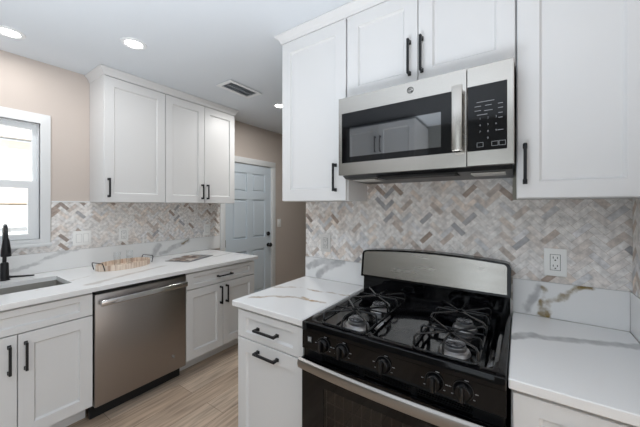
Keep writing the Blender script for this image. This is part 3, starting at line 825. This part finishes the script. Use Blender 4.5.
# keypad print
def text_mesh(body, size):
    cu = bpy.data.curves.new('txt', 'FONT'); cu.body = body; cu.size = size; cu.align_x = 'CENTER'; cu.align_y = 'CENTER'
    o = bpy.data.objects.new('txt', cu); C.objects.link(o)
    bpy.context.view_layer.update()
    me = bpy.data.meshes.new_from_object(o.evaluated_get(bpy.context.evaluated_depsgraph_get()))
    bpy.data.objects.remove(o); bpy.data.curves.remove(cu); return me
kp = MB()
def put(body, size, x, z):
    me = text_mesh(body, size); t = bmesh.new(); t.from_mesh(me); bpy.data.meshes.remove(me)
    t.transform(Matrix.Translation((x, -.0026, z)) @ Matrix.Rotation(PI/2, 4, 'X')); kp._merge(t)
X0 = SPL
for i, d in enumerate('123456789'):
    put(d, .011, X0+.048+.027*(i % 3), 1.757-.026*(i//3))
put('0', .011, X0+.075, 1.679)
for q, (x, z, l_) in enumerate(((.066, 1.822, .06), (.040, 1.806, .022), (.076, 1.806, .022), (.116, 1.806, .016), (.040, 1.789, .022), (.076, 1.786, .028), (.116, 1.789, .016), (.055, 1.772, .036), (.116, 1.770, .014), (.116, 1.752, .014), (.116, 1.705, .018))):
    kp.box(X0+x-l_/2, X0+x+l_/2, -.0027, -.0021, z-.0011, z+.0011)
for x in (.048, .098, .122):
    kp.ringframe((X0+x-.011, X0+x+.011, 1.646, 1.664), (X0+x-.0098, X0+x+.0098, 1.6472, 1.6628), -.0027, -.0021)
kp.build('keypad_print', M['printd'], kg, smooth=0)
# underside with vent and two lamp covers
un = MB().prism([(.03, MZ0), (.06, MZ0-.014), (.355, MZ0-.024), (.355, MZ0+.008), (.03, MZ0+.008)], .006, .751, 'x').build('underside', M['blackpl'], mw, smooth=0)
MB().box(.19, .55, .055, .16, MZ0-.020, MZ0-.012, .001, 1).build('vent_grille', M['gasket'], un)
vs2 = MB()
for k in range(5): vs2.box(.20, .54, .06+.020*k, .067+.020*k, MZ0-.022, MZ0-.018)
vs2.build('grille_bar', M['dark'], un, smooth=0)
for x in (.03, .60):
    MB().box(x, x+.125, .10, .22, MZ0-.003, MZ0+.002, .001, 1).build('lamp_cover', M['lampg'], un, loc=(0, 0, -.019), rot=(0, 0, 0))

# ------------------------------------------------------------------ tray, glasses, magazine
tr = thing('serving_tray', 'oval pale wood tray with black wire handles on the window-wall worktop', 'tray', (1.06, 2.70, .9145), math.radians(11))
A_, B_ = .205, .135
def oval(r, h): return (r, h)
MB().lathe([(0, .008), (.94, .008), (.94, .042), (1, .042), (1, 0), (0, 0)], (0, 0, 0), 'z', 48, None, A_, B_).build('tray_body', M['bark'], tr)
for s in (-1, 1):
    x = s*A_*.93; hw = .07
    MB().tube([(x, -hw, .006), (x+s*.012, -hw, .05), (x+s*.014, -hw+.008, .062), (x+s*.014, hw-.008, .062), (x+s*.012, hw, .05), (x, hw, .006)], .0035, 8).build('tray_handle', M['black'], tr)
gprof = [(0, .004), (.018, .004), (.022, .015), (.024, .11), (.0255, .11), (.0235, .012), (.019, 0), (0, 0)]
gA = tag(MB().lathe(gprof, (0, 0, 0), 'z', 24).build('drinking_glass', M['clear'], None, (1.02, 2.735, .9235)), 'clear stemless glass on the tray, nearer the sink', 'glass', 'glasses on the tray')
gB = gA.copy(); C.objects.link(gB); gB.location = (1.12, 2.755, .9235); gB['label'] = 'clear stemless glass on the tray, farther from the sink'

mg = thing('magazine', 'open magazine with food photographs lying on the worktop beside the tray', 'magazine', (1.585, 2.60, .9145), math.radians(22))
def page(s):
    t = bmesh.new(); n = 8; R0, R1 = [], []
    for i in range(n+1):
        u = i/n; x = s*u*.185; z = .003+.010*math.sin(min(1, u*1.3)*PI)*.6
        R0.append((x, z))
    top = [[t.verts.new((x, y, z)) for y in (-.125, .125)] for x, z in R0]; bot = [[t.verts.new((x, y, .0002)) for y in (-.125, .125)] for x, z in R0]
    for i in range(n):
        t.faces.new((top[i][0], top[i+1][0], top[i+1][1], top[i][1])); t.faces.new((bot[i][0], bot[i+1][0], bot[i+1][1], bot[i][1]))
        for j in (0, 1): t.faces.new((top[i][j], top[i+1][j], bot[i+1][j], bot[i][j]))
    for i in (0, n): t.faces.new((top[i][0], top[i][1], bot[i][1], bot[i][0]))
    bmesh.ops.recalc_face_normals(t, faces=list(t.faces)); m = MB(); m._merge(t); return m
p1 = page(-1).build('page', M['paper'], mg); p2 = page(1).build('page', M['paper'], mg)
def pic(s, x0, x1, y0, y1):
    t = bmesh.new(); n = 6; V = []
    for i in range(n+1):
        x = x0+(x1-x0)*i/n; u = x/.185; z = .0036+.010*math.sin(min(1, u*1.3)*PI)*.6
        V.append([t.verts.new((s*x, y, z)) for y in (y0, y1)])
    for i in range(n): t.faces.new((V[i][0], V[i+1][0], V[i+1][1], V[i][1]))
    bmesh.ops.recalc_face_normals(t, faces=list(t.faces)); m = MB(); m._merge(t); return m
pic(-1, .004, .160, -.105, .110).build('page_photo', M['food'], p1)
pic(1, .004, .13, -.06, .110).build('page_photo', M['food'], p2)

# ------------------------------------------------------------------ ceiling fittings
def downlight(loc, label, watts=CAN_WATTS):
    t = thing('recessed_downlight', label, 'ceiling light', (loc[0], loc[1], CZ), 0, 'recessed ceiling lights')
    MB().lathe([(.050, -.004), (.055, -.008), (.072, -.005), (.075, 0), (.050, 0)], (0, 0, 0), 'z', 40).build('trim_ring', M['trim'], t)
    MB().lathe([(0, -.0045), (.049, -.0045), (.0505, -.003), (.0505, -.0005), (0, -.0005)], (0, 0, 0), 'z', 40).build('lens', M['lens'], t)
    ld = bpy.data.lights.new('downlight_lamp', 'AREA'); ld.shape = 'DISK'; ld.size = .095; ld.energy = watts; ld.color = (1, .985, .96)
    lo = bpy.data.objects.new('downlight_lamp', ld); C.objects.link(lo); lo.parent = t; lo.location = (0, 0, -.012)
    return t
downlight((.388, 2.62), 'lit recessed ceiling light at the left edge above the sink')
downlight((.888, 2.12), 'lit recessed ceiling light in front of the wall cabinets beside the window')
downlight((2.33, 2.13), 'lit recessed ceiling light beside the tall cabinet edge, beyond the vent', 9.5)
vn = thing('ceiling_vent', 'white ceiling air vent with dark louvres near the tall cabinet', 'vent', (1.785, 2.13, CZ))
MB().ringframe((-.185, .185, -.10, .10), (-.15, .15, -.068, .068), -.006, 0).build('vent_frame', M['trim'], vn, rot=(PI/2, 0, 0), loc=(0, 0, -.003))
for o in [q for q in bpy.data.objects if q.parent == vn]: o.location = (0, 0, -.006)
MB().box(-.155, .155, -.07, .07, -.0012, -.0004).build('vent_duct', M['duct'], vn, smooth=0)
lv = MB()
for i in range(13):
    x = -.138+.023*i
    lv.box(-.0006, .0006, -.068, .068, -.007, .007, mat=Matrix.Translation((x, 0, -.008)) @ Matrix.Rotation(.75, 4, 'Y'))
lv.box(-.15, .15, -.003, .003, -.012, -.004)
lv.build('louvres', plain('louvre_grey', '#9ea3a8', .5), vn, smooth=0)

# ------------------------------------------------------------------ outside the window
nh = thing('neighbour_house', 'pale stucco house seen through the window', 'house', (0, 6.4, 0))
MB().box(-4, 3.5, 0, .2, -.3, 2.42).build('house_wall', M['stucco'], nh, smooth=0)
r = MB().box(-4.2, 3.7, -.12, .2, 2.46, 2.62)
for k in range(10): r.box(-4.2, 3.7, -.13, -.115, 2.62+.04*k, 2.65+.04*k)
r.box(-4.2, 3.7, -.12, .3, 2.60, 3.4); r.build('eave', M['siding'], nh, smooth=0)
po = MB().prism([(-.9, 1.45), (-.9, 1.52), (0, 1.80), (0, 1.73)], -4, 3.5, 'x').build('porch_roof', M['shingle'], nh, smooth=0)
MB().box(-4, 3.5, -.02, 0, 1.80, 2.02).build('band_trim', M['siding'], nh, smooth=0)
fn = thing('garden_fence', 'white board fence seen through the lower window sash', 'fence', (0, 5.2, 0))
for k in range(14): MB().box(-1.2+.18*k, -1.2+.18*k+.175, 0, .02, -.3, 1.42, .003, 1).build('board', M['siding'], fn)
MB().box(-1.2, 1.32, -.04, 0, 1.15, 1.22).build('rail', M['siding'], fn, smooth=0)
g = struct(MB().box(-6, 6, YA+.15, 9, -.4, -.3).build('ground', plain('concrete_yard', '#b8b5ae', .9, bump=.3, bscale=20), smooth=0))
